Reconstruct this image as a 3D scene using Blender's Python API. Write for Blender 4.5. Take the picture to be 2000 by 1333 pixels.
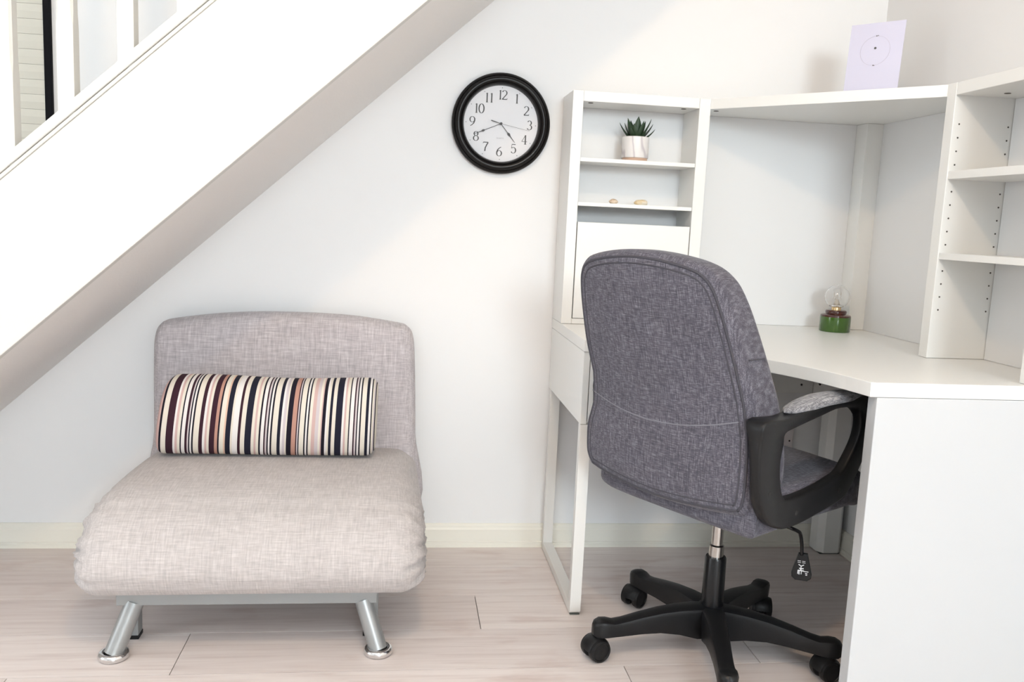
import bpy, bmesh, math, random
from mathutils import Vector, Matrix
random.seed(4)
PI = math.pi
for o in list(bpy.data.objects): bpy.data.objects.remove(o, do_unlink=True)
S = bpy.context.scene
COL = S.collection

# ------------------------------------------------------------------ camera
cam_d = bpy.data.cameras.new('camera'); cam = bpy.data.objects.new('camera', cam_d); COL.objects.link(cam)
cam_d.sensor_width = 36.0; cam_d.sensor_fit = 'HORIZONTAL'; cam_d.lens = 1672.5/2000*36.0
cam_d.clip_start = 0.02
def _rot(a, b, c):
    Rx = Matrix(((1,0,0),(0,math.cos(a),-math.sin(a)),(0,math.sin(a),math.cos(a))))
    Ry = Matrix(((math.cos(b),0,math.sin(b)),(0,1,0),(-math.sin(b),0,math.cos(b))))
    Rz = Matrix(((math.cos(c),-math.sin(c),0),(math.sin(c),math.cos(c),0),(0,0,1)))
    return Rz @ Rx @ Ry
Rw = _rot(0.13743696, -0.12877144, 0.04629354) @ Matrix(((1,0,0),(0,0,-1),(0,1,0)))  # world -> view (x right, y down, z fwd)
right, down, fwd = Vector(Rw[0]), Vector(Rw[1]), Vector(Rw[2])
M = Matrix.Identity(4)
for i in range(3):
    M[i][0] = right[i]; M[i][1] = -down[i]; M[i][2] = -fwd[i]
M.translation = Vector((0, -2.6451, 1.0409))
cam.matrix_world = M
S.camera = cam

# ------------------------------------------------------------------ world, lights, exposure
W = bpy.data.worlds.new('world'); S.world = W; W.use_nodes = True
bg = W.node_tree.nodes['Background']; bg.inputs[0].default_value = (0.90, 0.95, 1.0, 1); bg.inputs[1].default_value = 1.0
S.view_settings.view_transform = 'Standard'; S.view_settings.look = 'None'
S.view_settings.exposure = 0.0; S.view_settings.gamma = 1.0; S.view_settings.use_curve_mapping = False
def area(name, loc, target, sx, sy, power, color):
    l = bpy.data.lights.new(name, 'AREA'); l.shape = 'RECTANGLE'; l.size = sx; l.size_y = sy; l.energy = power; l.color = color
    o = bpy.data.objects.new(name, l); COL.objects.link(o); o.location = loc
    o.rotation_euler = (Vector(target)-Vector(loc)).to_track_quat('-Z', 'Y').to_euler(); return o
area('front_fill', (1.0, -6.9, 2.05), (0.1, 0, 0.9), 1.8, 1.0, 182, (0.83, 0.94, 1.0))  # added cool fill from behind the camera, no window built there
area('overhead_fill', (-0.9, -2.9, 2.58), (-0.9, -2.9, 0), 2.6, 1.6, 34, (0.90, 0.96, 1.0))  # added soft overhead fill for floor and worktop, not an actual fixture
area('left_fill', (-3.5, -1.5, 1.2), (0.4, -0.3, 0.9), 1.4, 1.6, 27, (0.83, 0.93, 1.0))  # added side fill with an unseen source, evens out the brightness
lp = bpy.data.lights.new('ceiling_spot_bulb', 'POINT'); lp.energy = 35; lp.color = (1.0, 0.70, 0.42); lp.shadow_soft_size = 0.045
lpo = bpy.data.objects.new('ceiling_spot_bulb', lp); COL.objects.link(lpo); lpo.location = (0.104, -2.3, 2.55)

# ------------------------------------------------------------------ materials
def nodes(m): return m.node_tree.nodes, m.node_tree.links
def mat(name, col, rough=0.5, metal=0.0, spec=0.5, coat=0.0):
    m = bpy.data.materials.new(name); m.use_nodes = True
    b = m.node_tree.nodes['Principled BSDF']
    b.inputs['Base Color'].default_value = (*col, 1); b.inputs['Roughness'].default_value = rough
    b.inputs['Metallic'].default_value = metal; b.inputs['Specular IOR Level'].default_value = spec
    if coat: b.inputs['Coat Weight'].default_value = coat
    return m
def noise_bump(m, scale, strength, dist=0.001, stretch=(1,1,1), detail=3):
    n, l = nodes(m)
    tc = n.new('ShaderNodeTexCoord'); mp = n.new('ShaderNodeMapping'); mp.inputs['Scale'].default_value = stretch
    nz = n.new('ShaderNodeTexNoise'); nz.inputs['Scale'].default_value = scale; nz.inputs['Detail'].default_value = detail
    bp = n.new('ShaderNodeBump'); bp.inputs['Strength'].default_value = strength; bp.inputs['Distance'].default_value = dist
    l.new(tc.outputs['Object'], mp.inputs[0]); l.new(mp.outputs[0], nz.inputs['Vector']); l.new(nz.outputs[0], bp.inputs['Height'])
    l.new(bp.outputs[0], n['Principled BSDF'].inputs['Normal'])
    return m
def ramp(n, stops):
    r = n.new('ShaderNodeValToRGB'); e = r.color_ramp.elements
    while len(e) > 1: e.remove(e[-1])
    e[0].position = stops[0][0]; e[0].color = (*stops[0][1], 1)
    for p, c in stops[1:]:
        k = e.new(p); k.color = (*c, 1)
    return r
M_wall = noise_bump(mat('wall_paint', (0.90, 0.90, 0.90), 0.75, spec=0.2), 220, 0.06)
M_ceil = mat('ceiling_paint', (0.9, 0.9, 0.9), 0.8)
M_trim = mat('cream_gloss', (0.90, 0.88, 0.79), 0.3)
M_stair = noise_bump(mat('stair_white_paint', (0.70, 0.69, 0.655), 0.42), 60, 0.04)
M_soffit = noise_bump(mat('soffit_textured_paint', (0.90, 0.88, 0.865), 0.85, spec=0.15), 170, 0.5, 0.002)
M_desk = mat('white_laminate', (0.89, 0.89, 0.865), 0.3, spec=0.4)
M_deskin = mat('white_back_board', (0.86, 0.865, 0.87), 0.45)
M_endp = mat('white_laminate_dimmed', (0.64, 0.655, 0.67), 0.4, spec=0.2)  # same white laminate as the desk, greyed to offset excess light here
M_legmetal = mat('white_powder_coat', (0.84, 0.83, 0.80), 0.35)
M_black = noise_bump(mat('black_plastic', (0.009, 0.009, 0.010), 0.40, spec=0.3), 500, 0.12)
M_blackgl = mat('black_gloss', (0.006, 0.006, 0.007), 0.25, spec=0.35)
M_clock = mat('clock_black_brown', (0.007, 0.006, 0.006), 0.28, spec=0.3)
M_chrome = mat('chrome', (0.75, 0.75, 0.75), 0.08, 1.0)
M_chromeold = noise_bump(mat('worn_chrome', (0.50, 0.48, 0.46), 0.22, 1.0), 40, 0.2)
M_greymetal = mat('silver_grey_paint', (0.36, 0.37, 0.37), 0.38, 0.55)
M_bar = mat('grey_frame_paint', (0.33, 0.34, 0.34), 0.45, 0.3)
M_dark = mat('dark_recess', (0.02, 0.02, 0.02), 0.8)
M_grey = mat('grey_print', (0.09, 0.09, 0.09), 0.6)
M_lgrey = mat('light_grey_print', (0.45, 0.45, 0.46), 0.6)
M_face = mat('clock_face_paper', (0.80, 0.80, 0.82), 0.6)
M_hole = mat('hole_dark', (0.10, 0.09, 0.08), 0.8)
M_white = mat('white_print', (0.85, 0.85, 0.85), 0.6)
M_card = mat('lavender_card', (0.70, 0.69, 0.84), 0.6)
M_cap = mat('dark_foot_cap', (0.10, 0.11, 0.10), 0.6)
M_leaf = noise_bump(mat('succulent_leaf', (0.022, 0.05, 0.022), 0.45), 90, 0.2)
M_gglass = mat('green_glazed_glass', (0.045, 0.115, 0.012), 0.06, coat=0.5)
M_bglass = mat('brown_glazed_glass', (0.055, 0.010, 0.006), 0.06, coat=0.5)
M_brass = mat('brass', (0.75, 0.55, 0.30), 0.3, 1.0)
M_curtain = mat('slat_paint', (0.72, 0.69, 0.60), 0.5)
M_wood = mat('copper_pot_base', (0.62, 0.42, 0.31), 0.5)
M_socket = mat('socket_white', (0.78, 0.72, 0.72), 0.35)
M_soil = mat('pot_pebble_soil', (0.70, 0.60, 0.48), 0.9)
def glass(name, rough=0.0):
    m = bpy.data.materials.new(name); m.use_nodes = True; b = m.node_tree.nodes['Principled BSDF']
    b.inputs['Transmission Weight'].default_value = 1.0; b.inputs['Roughness'].default_value = rough; b.inputs['IOR'].default_value = 1.45
    b.inputs['Base Color'].default_value = (1, 1, 1, 1); return m
M_glass = glass('clear_glass')

def mix(n, l, fac, a, b, t='MIX'):
    x = n.new('ShaderNodeMix'); x.data_type = 'RGBA'; x.blend_type = t
    if isinstance(fac, float): x.inputs[0].default_value = fac
    else: l.new(fac, x.inputs[0])
    for s, v in ((6, a), (7, b)):
        if isinstance(v, tuple): x.inputs[s].default_value = (*v, 1)
        else: l.new(v, x.inputs[s])
    return x.outputs[2]
def woven(name, dark, mid, light, scale, slub=0.5, bump=0.35, melange=0.0):
    """plain weave cloth: fine warp and weft threads in generated-object space, with slubs"""
    m = mat(name, mid, 0.9, spec=0.15); n, l = nodes(m); b = n['Principled BSDF']
    tc = n.new('ShaderNodeTexCoord')
    outs = []
    for st in ((scale, scale*0.09, scale*0.09), (scale*0.09, scale, scale)):
        mp = n.new('ShaderNodeMapping'); mp.inputs['Scale'].default_value = st
        nz = n.new('ShaderNodeTexNoise'); nz.inputs['Scale'].default_value = 1.0; nz.inputs['Detail'].default_value = 2.5; nz.inputs['Roughness'].default_value = 0.6
        l.new(tc.outputs['Object'], mp.inputs[0]); l.new(mp.outputs[0], nz.inputs['Vector']); outs.append(nz.outputs[0])
    ad = n.new('ShaderNodeMath'); ad.operation = 'ADD'; l.new(outs[0], ad.inputs[0]); l.new(outs[1], ad.inputs[1])
    hf = n.new('ShaderNodeMath'); hf.operation = 'MULTIPLY'; hf.inputs[1].default_value = 0.5; l.new(ad.outputs[0], hf.inputs[0])
    r = ramp(n, [(0.50-0.15*slub, dark), (0.5, mid), (0.50+0.15*slub, light)]); l.new(hf.outputs[0], r.inputs[0])
    col = r.outputs[0]
    if melange:
        nz = n.new('ShaderNodeTexNoise'); nz.inputs['Scale'].default_value = 9; nz.inputs['Detail'].default_value = 5
        l.new(tc.outputs['Object'], nz.inputs['Vector'])
        r2 = ramp(n, [(0.3, (1-melange,)*3), (0.7, (1.0+melange*0.3,)*3)]); l.new(nz.outputs[0], r2.inputs[0])
        col = mix(n, l, 1.0, col, r2.outputs[0], 'MULTIPLY')
    l.new(col, b.inputs['Base Color'])
    bp = n.new('ShaderNodeBump'); bp.inputs['Strength'].default_value = bump; bp.inputs['Distance'].default_value = 0.0015
    l.new(hf.outputs[0], bp.inputs['Height']); l.new(bp.outputs[0], b.inputs['Normal'])
    b.inputs['Sheen Weight'].default_value = 0.15
    return m
M_sofa = woven('light_grey_linen', (0.39, 0.36, 0.352), (0.52, 0.48, 0.468), (0.66, 0.615, 0.60), 300, 1.5, 0.2, 0.05)
M_sofab = woven('light_grey_linen_back', (0.36, 0.33, 0.345), (0.52, 0.48, 0.495), (0.70, 0.66, 0.67), 270, 1.35, 0.2, 0.05)
M_chair = woven('grey_melange_cloth', (0.045, 0.043, 0.056), (0.105, 0.101, 0.126), (0.25, 0.245, 0.285), 560, 1.2, 0.3, 0.10)
M_pad = woven('armrest_grey_cloth', (0.10, 0.10, 0.11), (0.25, 0.25, 0.27), (0.48, 0.47, 0.48), 420, 0.9, 0.4, 0.05)
M_pipe = mat('charcoal_piping', (0.060, 0.058, 0.072), 0.85)

def stripes():
    """printed stripes along the bolster, object x from 0 to 1 over 0.568 m"""
    m = mat('striped_cotton', (0.8, 0.75, 0.7), 0.85, spec=0.15); n, l = nodes(m); b = n['Principled BSDF']
    K = (0.016, 0.013, 0.022); B = (0.045, 0.018, 0.028); C_ = (0.76, 0.70, 0.61); P = (0.62, 0.43, 0.40); T = (0.50, 0.28, 0.22); N = (0.018, 0.018, 0.032); Wt = (0.80, 0.76, 0.74); G = (0.62, 0.55, 0.56); E_ = (0.72, 0.50, 0.38)
    # x pixel of each stripe's left edge in the mid height of the cushion
    seq = [(322,P),(330,K),(334,C_),(343,B),(356,Wt),(360,P),(364,C_),(369,K),(371.5,Wt),(378,B),(382,G),(384.5,K),(387,Wt),(390.5,K),(393,C_),(403,B),(410,Wt),(414,P),(418,C_),(422,B),(432,T),(438,K),(441,C_),(449,E_),(452,N),(461,C_),(465,Wt),(475,B),(480,C_),(488,N),(500,C_),(505,P),(509,C_),(514,K),(517,Wt),(523,B),(526,G),(529,K),(532,Wt),(535,K),(538.5,C_),
           (548,N),(554,Wt),(558,G),(563,C_),(565.5,K),(575,T),(583,B),(585,G),(587,N),(589.5,C_),(598,K),(601,Wt),(604,K),(607,C_),(612,P),(619,G),(625,C_),(629,P),(631.5,K),(638,Wt),(641,C_),(645,N),(650,C_),(657,N),(669,Wt),(673,P),(677,C_),(682,K),(684.5,Wt),(691.5,B),(694,G),(697,K),(699.5,Wt),(703,K),(706,C_),(714.5,N),(720,Wt),(724,K),(726,C_),(729,G),(731,K),(733,C_)]
    x0, x1 = 322.0, 735.0
    tc = n.new('ShaderNodeTexCoord'); sp = n.new('ShaderNodeSeparateXYZ'); l.new(tc.outputs['Object'], sp.inputs[0])
    mr = n.new('ShaderNodeMath'); mr.operation = 'MULTIPLY'; mr.inputs[1].default_value = 1/0.568; k1 = n.new('ShaderNodeMath'); k1.operation = 'MULTIPLY_ADD'; k1.inputs[1].default_value = 0.19; k1.inputs[2].default_value = -0.13; l.new(sp.outputs[0], k1.inputs[0])
    k2 = n.new('ShaderNodeMath'); k2.operation = 'MULTIPLY_ADD'; l.new(k1.outputs[0], k2.inputs[0]); l.new(sp.outputs[2], k2.inputs[1]); l.new(sp.outputs[0], k2.inputs[2]); l.new(k2.outputs[0], mr.inputs[0])
    col = None
    chunks = [seq[:28], seq[28:56], seq[56:]]
    for ci, ch in enumerate(chunks):
        lo = (ch[0][0]-x0)/(x1-x0); hi = (chunks[ci+1][0][0]-x0)/(x1-x0) if ci < 2 else 1.0
        mp = n.new('ShaderNodeMapRange'); mp.inputs[1].default_value = lo; mp.inputs[2].default_value = hi; l.new(mr.outputs[0], mp.inputs[0])
        r = ramp(n, [(((p-x0)/(x1-x0)-lo)/(hi-lo), c) for p, c in ch]); r.color_ramp.interpolation = 'CONSTANT'; l.new(mp.outputs[0], r.inputs[0])
        if col is None: col = r.outputs[0]
        else:
            gt = n.new('ShaderNodeMath'); gt.operation = 'GREATER_THAN'; gt.inputs[1].default_value = lo; l.new(mr.outputs[0], gt.inputs[0])
            col = mix(n, l, gt.outputs[0], col, r.outputs[0])
    l.new(col, b.inputs['Base Color'])
    nz = n.new('ShaderNodeTexNoise'); nz.inputs['Scale'].default_value = 500; l.new(tc.outputs['Object'], nz.inputs['Vector'])
    bp = n.new('ShaderNodeBump'); bp.inputs['Strength'].default_value = 0.15; bp.inputs['Distance'].default_value = 0.001; l.new(nz.outputs[0], bp.inputs['Height']); l.new(bp.outputs[0], b.inputs['Normal'])
    return m
M_stripe = stripes()

def floor_mat():
    m = mat('pale_laminate', (0.6, 0.52, 0.49), 0.42, spec=0.35); n, l = nodes(m); b = n['Principled BSDF']
    tc = n.new('ShaderNodeTexCoord'); geo = n.new('ShaderNodeNewGeometry')
    off = n.new('ShaderNodeMath'); off.operation = 'MULTIPLY'; off.inputs[1].default_value = 37.0; l.new(geo.outputs['Random Per Island'], off.inputs[0])
    cmb = n.new('ShaderNodeCombineXYZ'); l.new(off.outputs[0], cmb.inputs[0]); l.new(off.outputs[0], cmb.inputs[2])
    vadd = n.new('ShaderNodeVectorMath'); vadd.operation = 'ADD'; l.new(tc.outputs['Object'], vadd.inputs[0]); l.new(cmb.outputs[0], vadd.inputs[1])
    mp = n.new('ShaderNodeMapping'); mp.inputs['Scale'].default_value = (1.3, 26, 1); l.new(vadd.outputs[0], mp.inputs[0])
    n1 = n.new('ShaderNodeTexNoise'); n1.inputs['Scale'].default_value = 2.2; n1.inputs['Detail'].default_value = 7; n1.inputs['Roughness'].default_value = 0.6; n1.inputs['Distortion'].default_value = 0.6; l.new(mp.outputs[0], n1.inputs['Vector'])
    r1 = ramp(n, [(0.25, (0.64, 0.55, 0.515)), (0.45, (0.76, 0.68, 0.645)), (0.7, (0.83, 0.76, 0.725))]); l.new(n1.outputs[0], r1.inputs[0])
    mp2 = n.new('ShaderNodeMapping'); mp2.inputs['Scale'].default_value = (3.0, 9, 1); l.new(vadd.outputs[0], mp2.inputs[0])
    n2 = n.new('ShaderNodeTexNoise'); n2.inputs['Scale'].default_value = 1.4; n2.inputs['Detail'].default_value = 4; l.new(mp2.outputs[0], n2.inputs['Vector'])
    r2 = ramp(n, [(0.27, (0.86, 0.80, 0.78)), (0.42, (1, 1, 1))]); l.new(n2.outputs[0], r2.inputs[0])
    c = mix(n, l, 1.0, r1.outputs[0], r2.outputs[0], 'MULTIPLY')
    r3 = ramp(n, [(0.0, (0.94, 0.93, 0.93)), (1.0, (1.03, 1.03, 1.03))]); l.new(geo.outputs['Random Per Island'], r3.inputs[0])
    c = mix(n, l, 1.0, c, r3.outputs[0], 'MULTIPLY'); l.new(c, b.inputs['Base Color'])
    bp = n.new('ShaderNodeBump'); bp.inputs['Strength'].default_value = 0.12; bp.inputs['Distance'].default_value = 0.001; l.new(n1.outputs[0], bp.inputs['Height']); l.new(bp.outputs[0], b.inputs['Normal'])
    return m
M_floor = floor_mat()
def marble():
    m = mat('marbled_ceramic', (0.8, 0.78, 0.77), 0.35); n, l = nodes(m); b = n['Principled BSDF']
    tc = n.new('ShaderNodeTexCoord'); mp = n.new('ShaderNodeMapping'); mp.inputs['Scale'].default_value = (1, 1, 0.5); mp.inputs['Rotation'].default_value = (0, 0.5, 0)
    wv = n.new('ShaderNodeTexWave'); wv.inputs['Scale'].default_value = 9; wv.inputs['Distortion'].default_value = 9; wv.inputs['Detail'].default_value = 3; wv.inputs['Detail Scale'].default_value = 1.2
    l.new(tc.outputs['Object'], mp.inputs[0]); l.new(mp.outputs[0], wv.inputs['Vector'])
    r = ramp(n, [(0.0, (0.62, 0.58, 0.60)), (0.16, (0.86, 0.83, 0.82)), (1, (0.88, 0.86, 0.85))]); l.new(wv.outputs[0], r.inputs[0]); l.new(r.outputs[0], b.inputs['Base Color'])
    return m
M_marble = marble()

# ------------------------------------------------------------------ mesh helpers
def obj(name, bm, m, parent=None, smooth=False, angle=None, loc=None):
    bmesh.ops.recalc_face_normals(bm, faces=bm.faces)
    me = bpy.data.meshes.new(name); bm.to_mesh(me); bm.free()
    me.materials.append(m)
    if smooth or angle:
        for p in me.polygons: p.use_smooth = True
    if angle: me.set_sharp_from_angle(angle=math.radians(angle))
    o = bpy.data.objects.new(name, me); COL.objects.link(o)
    if parent: o.parent = parent
    if loc: o.location = loc
    return o
def tag(o, label, cat=None, group=None):
    o['label'] = label
    if cat: o['category'] = cat
    if group: o['group'] = group
    return o
def thing(name, label, cat, loc=(0,0,0), rotz=0.0, group=None):
    o = bpy.data.objects.new(name, None); COL.objects.link(o); o.location = loc; o.rotation_euler = (0,0,rotz)
    o.empty_display_size = 0.05
    return tag(o, label, cat, group)
def struct(o): o['kind'] = 'structure'; return o
def box(bm, x0, x1, y0, y1, z0, z1, bev=0.0, seg=2):
    r = bmesh.ops.create_cube(bm, size=1.0); vs = r['verts']
    for v in vs:
        v.co = Vector((x0+(v.co.x+.5)*(x1-x0), y0+(v.co.y+.5)*(y1-y0), z0+(v.co.z+.5)*(z1-z0)))
    if bev:
        es = list({e for v in vs for e in v.link_edges})
        bmesh.ops.bevel(bm, geom=es, offset=bev, segments=seg, affect='EDGES', profile=0.5)
    return bm
def bx(*a, **k): return box(bmesh.new(), *a, **k)
def prism(bm, pts, f, bev=0.0):
    """pts: 2D outline; f(u,v,s) -> 3D for s in (0,1)"""
    a = [bm.verts.new(f(u, v, 0)) for u, v in pts]; b = [bm.verts.new(f(u, v, 1)) for u, v in pts]
    n = len(pts); fs = [bm.faces.new(a), bm.faces.new(b[::-1])]
    es = []
    for i in range(n): fs.append(bm.faces.new((a[i], a[(i+1) % n], b[(i+1) % n], b[i])))
    bmesh.ops.recalc_face_normals(bm, faces=fs)
    if bev:
        es = [e for e in {e for f_ in fs[:2] for e in f_.edges}]
        bmesh.ops.bevel(bm, geom=es, offset=bev, segments=2, affect='EDGES', profile=0.5)
    return bm
def loft(bm, rings, cap=True, close=False):
    R = [[bm.verts.new(p) for p in r] for r in rings]; n = len(rings[0])
    for i in range(len(R) - (0 if close else 1)):
        A, B = R[i], R[(i+1) % len(R)]
        for j in range(n): bm.faces.new((A[j], A[(j+1) % n], B[(j+1) % n], B[j]))
    if cap and not close:
        for r in (R[0], R[-1]):
            c = bm.verts.new(sum((v.co for v in r), Vector())/n)
            for j in range(n): bm.faces.new((r[j], r[(j+1) % n], c))
    return bm
def tube(bm, pts, rad, n=12, cap=True):
    pts = [Vector(p) for p in pts]; rings = []; prev = None
    for i, p in enumerate(pts):
        t = (pts[min(i+1, len(pts)-1)] - pts[max(i-1, 0)]).normalized()
        if prev is None:
            a = Vector((0,0,1)) if abs(t.z) < 0.9 else Vector((1,0,0)); u = t.cross(a).normalized()
        else: u = (prev - t*prev.dot(t)).normalized()
        prev = u; w = t.cross(u); r = rad[i] if isinstance(rad, (list, tuple)) else rad
        rings.append([p + (u*math.cos(2*PI*k/n) + w*math.sin(2*PI*k/n))*r for k in range(n)])
    return loft(bm, rings, cap)
def lathe(bm, prof, n=48, c=(0,0,0), f=None):
    f = f or (lambda r, z, a: Vector((c[0]+r*math.cos(a), c[1]+r*math.sin(a), c[2]+z)))
    return loft(bm, [[f(r, z, 2*PI*k/n) for k in range(n)] for r, z in prof], cap=True)
def smooth_path(pts, n=8, closed=False):
    out = []; m = len(pts); P = [Vector(p) for p in pts]
    rng = range(m) if closed else range(m-1)
    for i in rng:
        p0 = P[(i-1) % m] if closed or i > 0 else P[i]; p1 = P[i]; p2 = P[(i+1) % m]
        p3 = P[(i+2) % m] if closed or i+2 < m else P[(i+1) % m]
        for k in range(n):
            t = k/n
            out.append(0.5*((2*p1)+(-p0+p2)*t+(2*p0-5*p1+4*p2-p3)*t*t+(-p0+3*p1-3*p2+p3)*t**3))
    if not closed: out.append(P[-1])
    return out
def slab(bm, outline, half, R, f, dome=0.0, er=5, inner=6):
    """cushion: closed 2D outline swept to +-half with rounded edge radius R; f(u,v,w)->3D"""
    n = len(outline); P = [Vector((p[0], p[1])) for p in outline]
    area2 = sum(P[i].x*P[(i+1) % n].y - P[(i+1) % n].x*P[i].y for i in range(n)); sg = 1 if area2 > 0 else -1
    N = []
    for i in range(n):
        t = (P[(i+1) % n]-P[i-1]).normalized(); N.append(Vector((-t.y, t.x))*sg)   # inward
    c = sum(P, Vector((0, 0)))/n
    base = [P[i]+N[i]*R for i in range(n)]
    for _ in range(14): base = [base[i]*0.5+(base[i-1]+base[(i+1) % n])*0.25 for i in range(n)]
    rings = []
    for side in (1, -1):
        part = []
        for k in range(er+1):
            a = PI/2*k/er; ins = 1-math.cos(a); w = half - R + R*math.sin(a)
            part.append([(P[i].lerp(base[i], ins), w) for i in range(n)])
        for k in range(1, inner):
            s = 1-k/inner
            part.append([(c+(base[i]-c)*s, half + dome*(1-s**2.2)) for i in range(n)])
        part = [[f(p.x, p.y, side*w) for p, w in r] for r in part]
        rings.append((part, f(c.x, c.y, side*(half+dome))))
    allr = rings[1][0][::-1] + rings[0][0]
    VV = [[bm.verts.new(p) for p in r] for r in allr]
    for i in range(len(VV)-1):
        for j in range(n): bm.faces.new((VV[i][j], VV[i][(j+1) % n], VV[i+1][(j+1) % n], VV[i+1][j]))
    for r, cp in ((VV[0], rings[1][1]), (VV[-1], rings[0][1])):
        cv = bm.verts.new(cp)
        for j in range(n): bm.faces.new((r[j], r[(j+1) % n], cv))
    return bm

# ------------------------------------------------------------------ room
XW = 1.482            # right wall
bm = bmesh.new()
P_W = 0.1975
seams = {0: (0.079,), 1: (0.752, -0.60), 2: (0.222, -1.05), 3: (-0.497, 0.893), 4: (-0.838, 0.549), 5: (0.2,), 6: (-0.3, 1.0), 7: (0.7,), 8: (-0.1,)}
for r in range(36):
    y1 = 0.014 - r*P_W + (0.0125 if r == 0 else 0.0085) if False else (0.02 if r == 0 else 0.0205 - r*P_W)
    y0 = 0.0205 - (r+1)*P_W
    xs = list(seams.get(r, (random.uniform(-1, 1),)))
    a = min(xs); b = max(xs)
    while a - 1.38 > -3.6: a -= 1.38; xs.append(a)
    while b + 1.38 < XW: b += 1.38; xs.append(b)
    xs = sorted([-3.6] + xs + [XW+0.02])
    for x0, x1 in zip(xs[:-1], xs[1:]):
        box(bm, x0+0.0010, x1-0.0010, y0+0.0011, y1-0.0011, -0.0044, 0.0)
flo = struct(obj('floor', bm, M_floor))
obj('underlay', bx(-3.6, XW+0.02, -7.0, 0.02, -0.06, -0.0045), mat('joint_dark', (0.10, 0.085, 0.08), 0.9), flo)

# back wall with a window opening beyond the stairs
wx0, wx1, wz0, wz1 = -2.10, -1.0, 0.95, 2.25
bm = bmesh.new()
box(bm, wx1, XW+0.12, 0.0, 0.12, -0.05, 2.62); box(bm, -3.6, wx0, 0.0, 0.12, -0.05, 2.62)
box(bm, wx0, wx1, 0.0, 0.12, -0.05, wz0); box(bm, wx0, wx1, 0.0, 0.12, wz1, 2.62)
struct(obj('wall_back', bm, M_wall))
struct(obj('wall_right', bx(XW, XW+0.12, -7.0, 0.0, -0.05, 2.62), M_wall))
struct(obj('wall_left', bx(-3.72, -3.6, -7.0, 0.0, -0.05, 2.62), M_wall))
struct(obj('wall_front', bx(-3.6, XW, -7.12, -7.0, -0.05, 2.62), M_wall))
struct(obj('ceiling', bx(-3.6, XW+0.12, -7.0, 0.12, 2.62, 2.72), M_ceil))
w1 = bmesh.new()
fw = 0.02
box(w1, wx1-fw, wx1, -0.012, 0.10, wz0, wz1, 0.002); box(w1, wx0, wx0+fw, -0.012, 0.10, wz0, wz1, 0.002)
box(w1, wx0+fw, wx1-fw, -0.012, 0.10, wz0, wz0+fw, 0.002); box(w1, wx0+fw, wx1-fw, -0.012, 0.10, wz1-fw, wz1, 0.002)
w1o = struct(obj('window_1', w1, mat('black_window_frame', (0.004, 0.004, 0.006), 0.6, spec=0.1)))
obj('window_pane', bx(wx0+fw, wx1-fw, 0.085, 0.091, wz0+fw, wz1-fw), M_glass, w1o)
# slatted blind in the window
bl = thing('slatted_blind', 'cream horizontal slat blind in the black framed window behind the stairs', 'blind', ((wx0+wx1)/2, 0.03, wz1-0.03))
bm = bmesh.new(); hw = (wx1-wx0)/2-fw-0.002
for k in range(28):
    z = -0.05 - k*0.0415
    if wz1-0.03+z-0.045 < wz0+fw: break
    prof = [(-0.004, 0.001), (-0.0075, -0.02), (-0.004, -0.0398), (-0.001, -0.0398), (-0.0045, -0.02), (-0.001, 0.001)]
    prism(bm, prof, lambda u, v, s, z=z: Vector((-hw + 2*hw*s, u, z+v)))
obj('slats', bm, M_curtain, bl)
obj('gap_shade_sheet', bx(-hw, hw, 0.004, 0.008, wz0+fw-(wz1-0.03)+0.01, -0.046), mat('gap_shade_dark', (0.10, 0.08, 0.06), 0.9), bl)  # added dark sheet, stands in for the shade in the slat gaps
obj('head_rail', bx(-hw, hw, -0.02, 0.02, -0.045, 0.005, 0.003), M_curtain, bl)

# skirting boards
def skirting(name, f, L):
    prof = [(0, 0), (0.018, 0), (0.018, 0.010), (0.0155, 0.012), (0.0165, 0.018), (0.0135, 0.020), (0.0135, 0.058), (0.010, 0.064), (0.0095, 0.070), (0.005, 0.0755), (0, 0.0755)]
    struct(obj(name, prism(bmesh.new(), prof, lambda u, v, s: f(u, v, s*L)), M_trim))
skirting('baseboard_back', lambda u, v, s: Vector((-3.6+s, -u, v)), 3.6+XW)
skirting('baseboard_right', lambda u, v, s: Vector((XW-u, -0.018-s, v)), 6.9)

# ------------------------------------------------------------------ staircase
st = thing('staircase', 'white painted staircase rising to the right over the sofa chair', 'staircase', (-1.60, -0.73, 0))
def sp(x, y, z): return Vector((x+1.60, y+0.73, z))
def soff(x): return 0.4172 + 0.8991*(x+1.1742)
def stair_line(c0, x): return c0 + 0.9*x
XA, XB = -1.60, 1.14
OFF = 0.0
# soffit slab from the wall to the string
bm = prism(bmesh.new(), [(XA, soff(XA)), (XB, soff(XB)), (XB, soff(XB)+0.03), (XA, soff(XA)+0.03)], lambda u, v, s: sp(u, -0.001 - s*0.712, v))
obj('soffit', bm, M_soffit, st)
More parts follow.
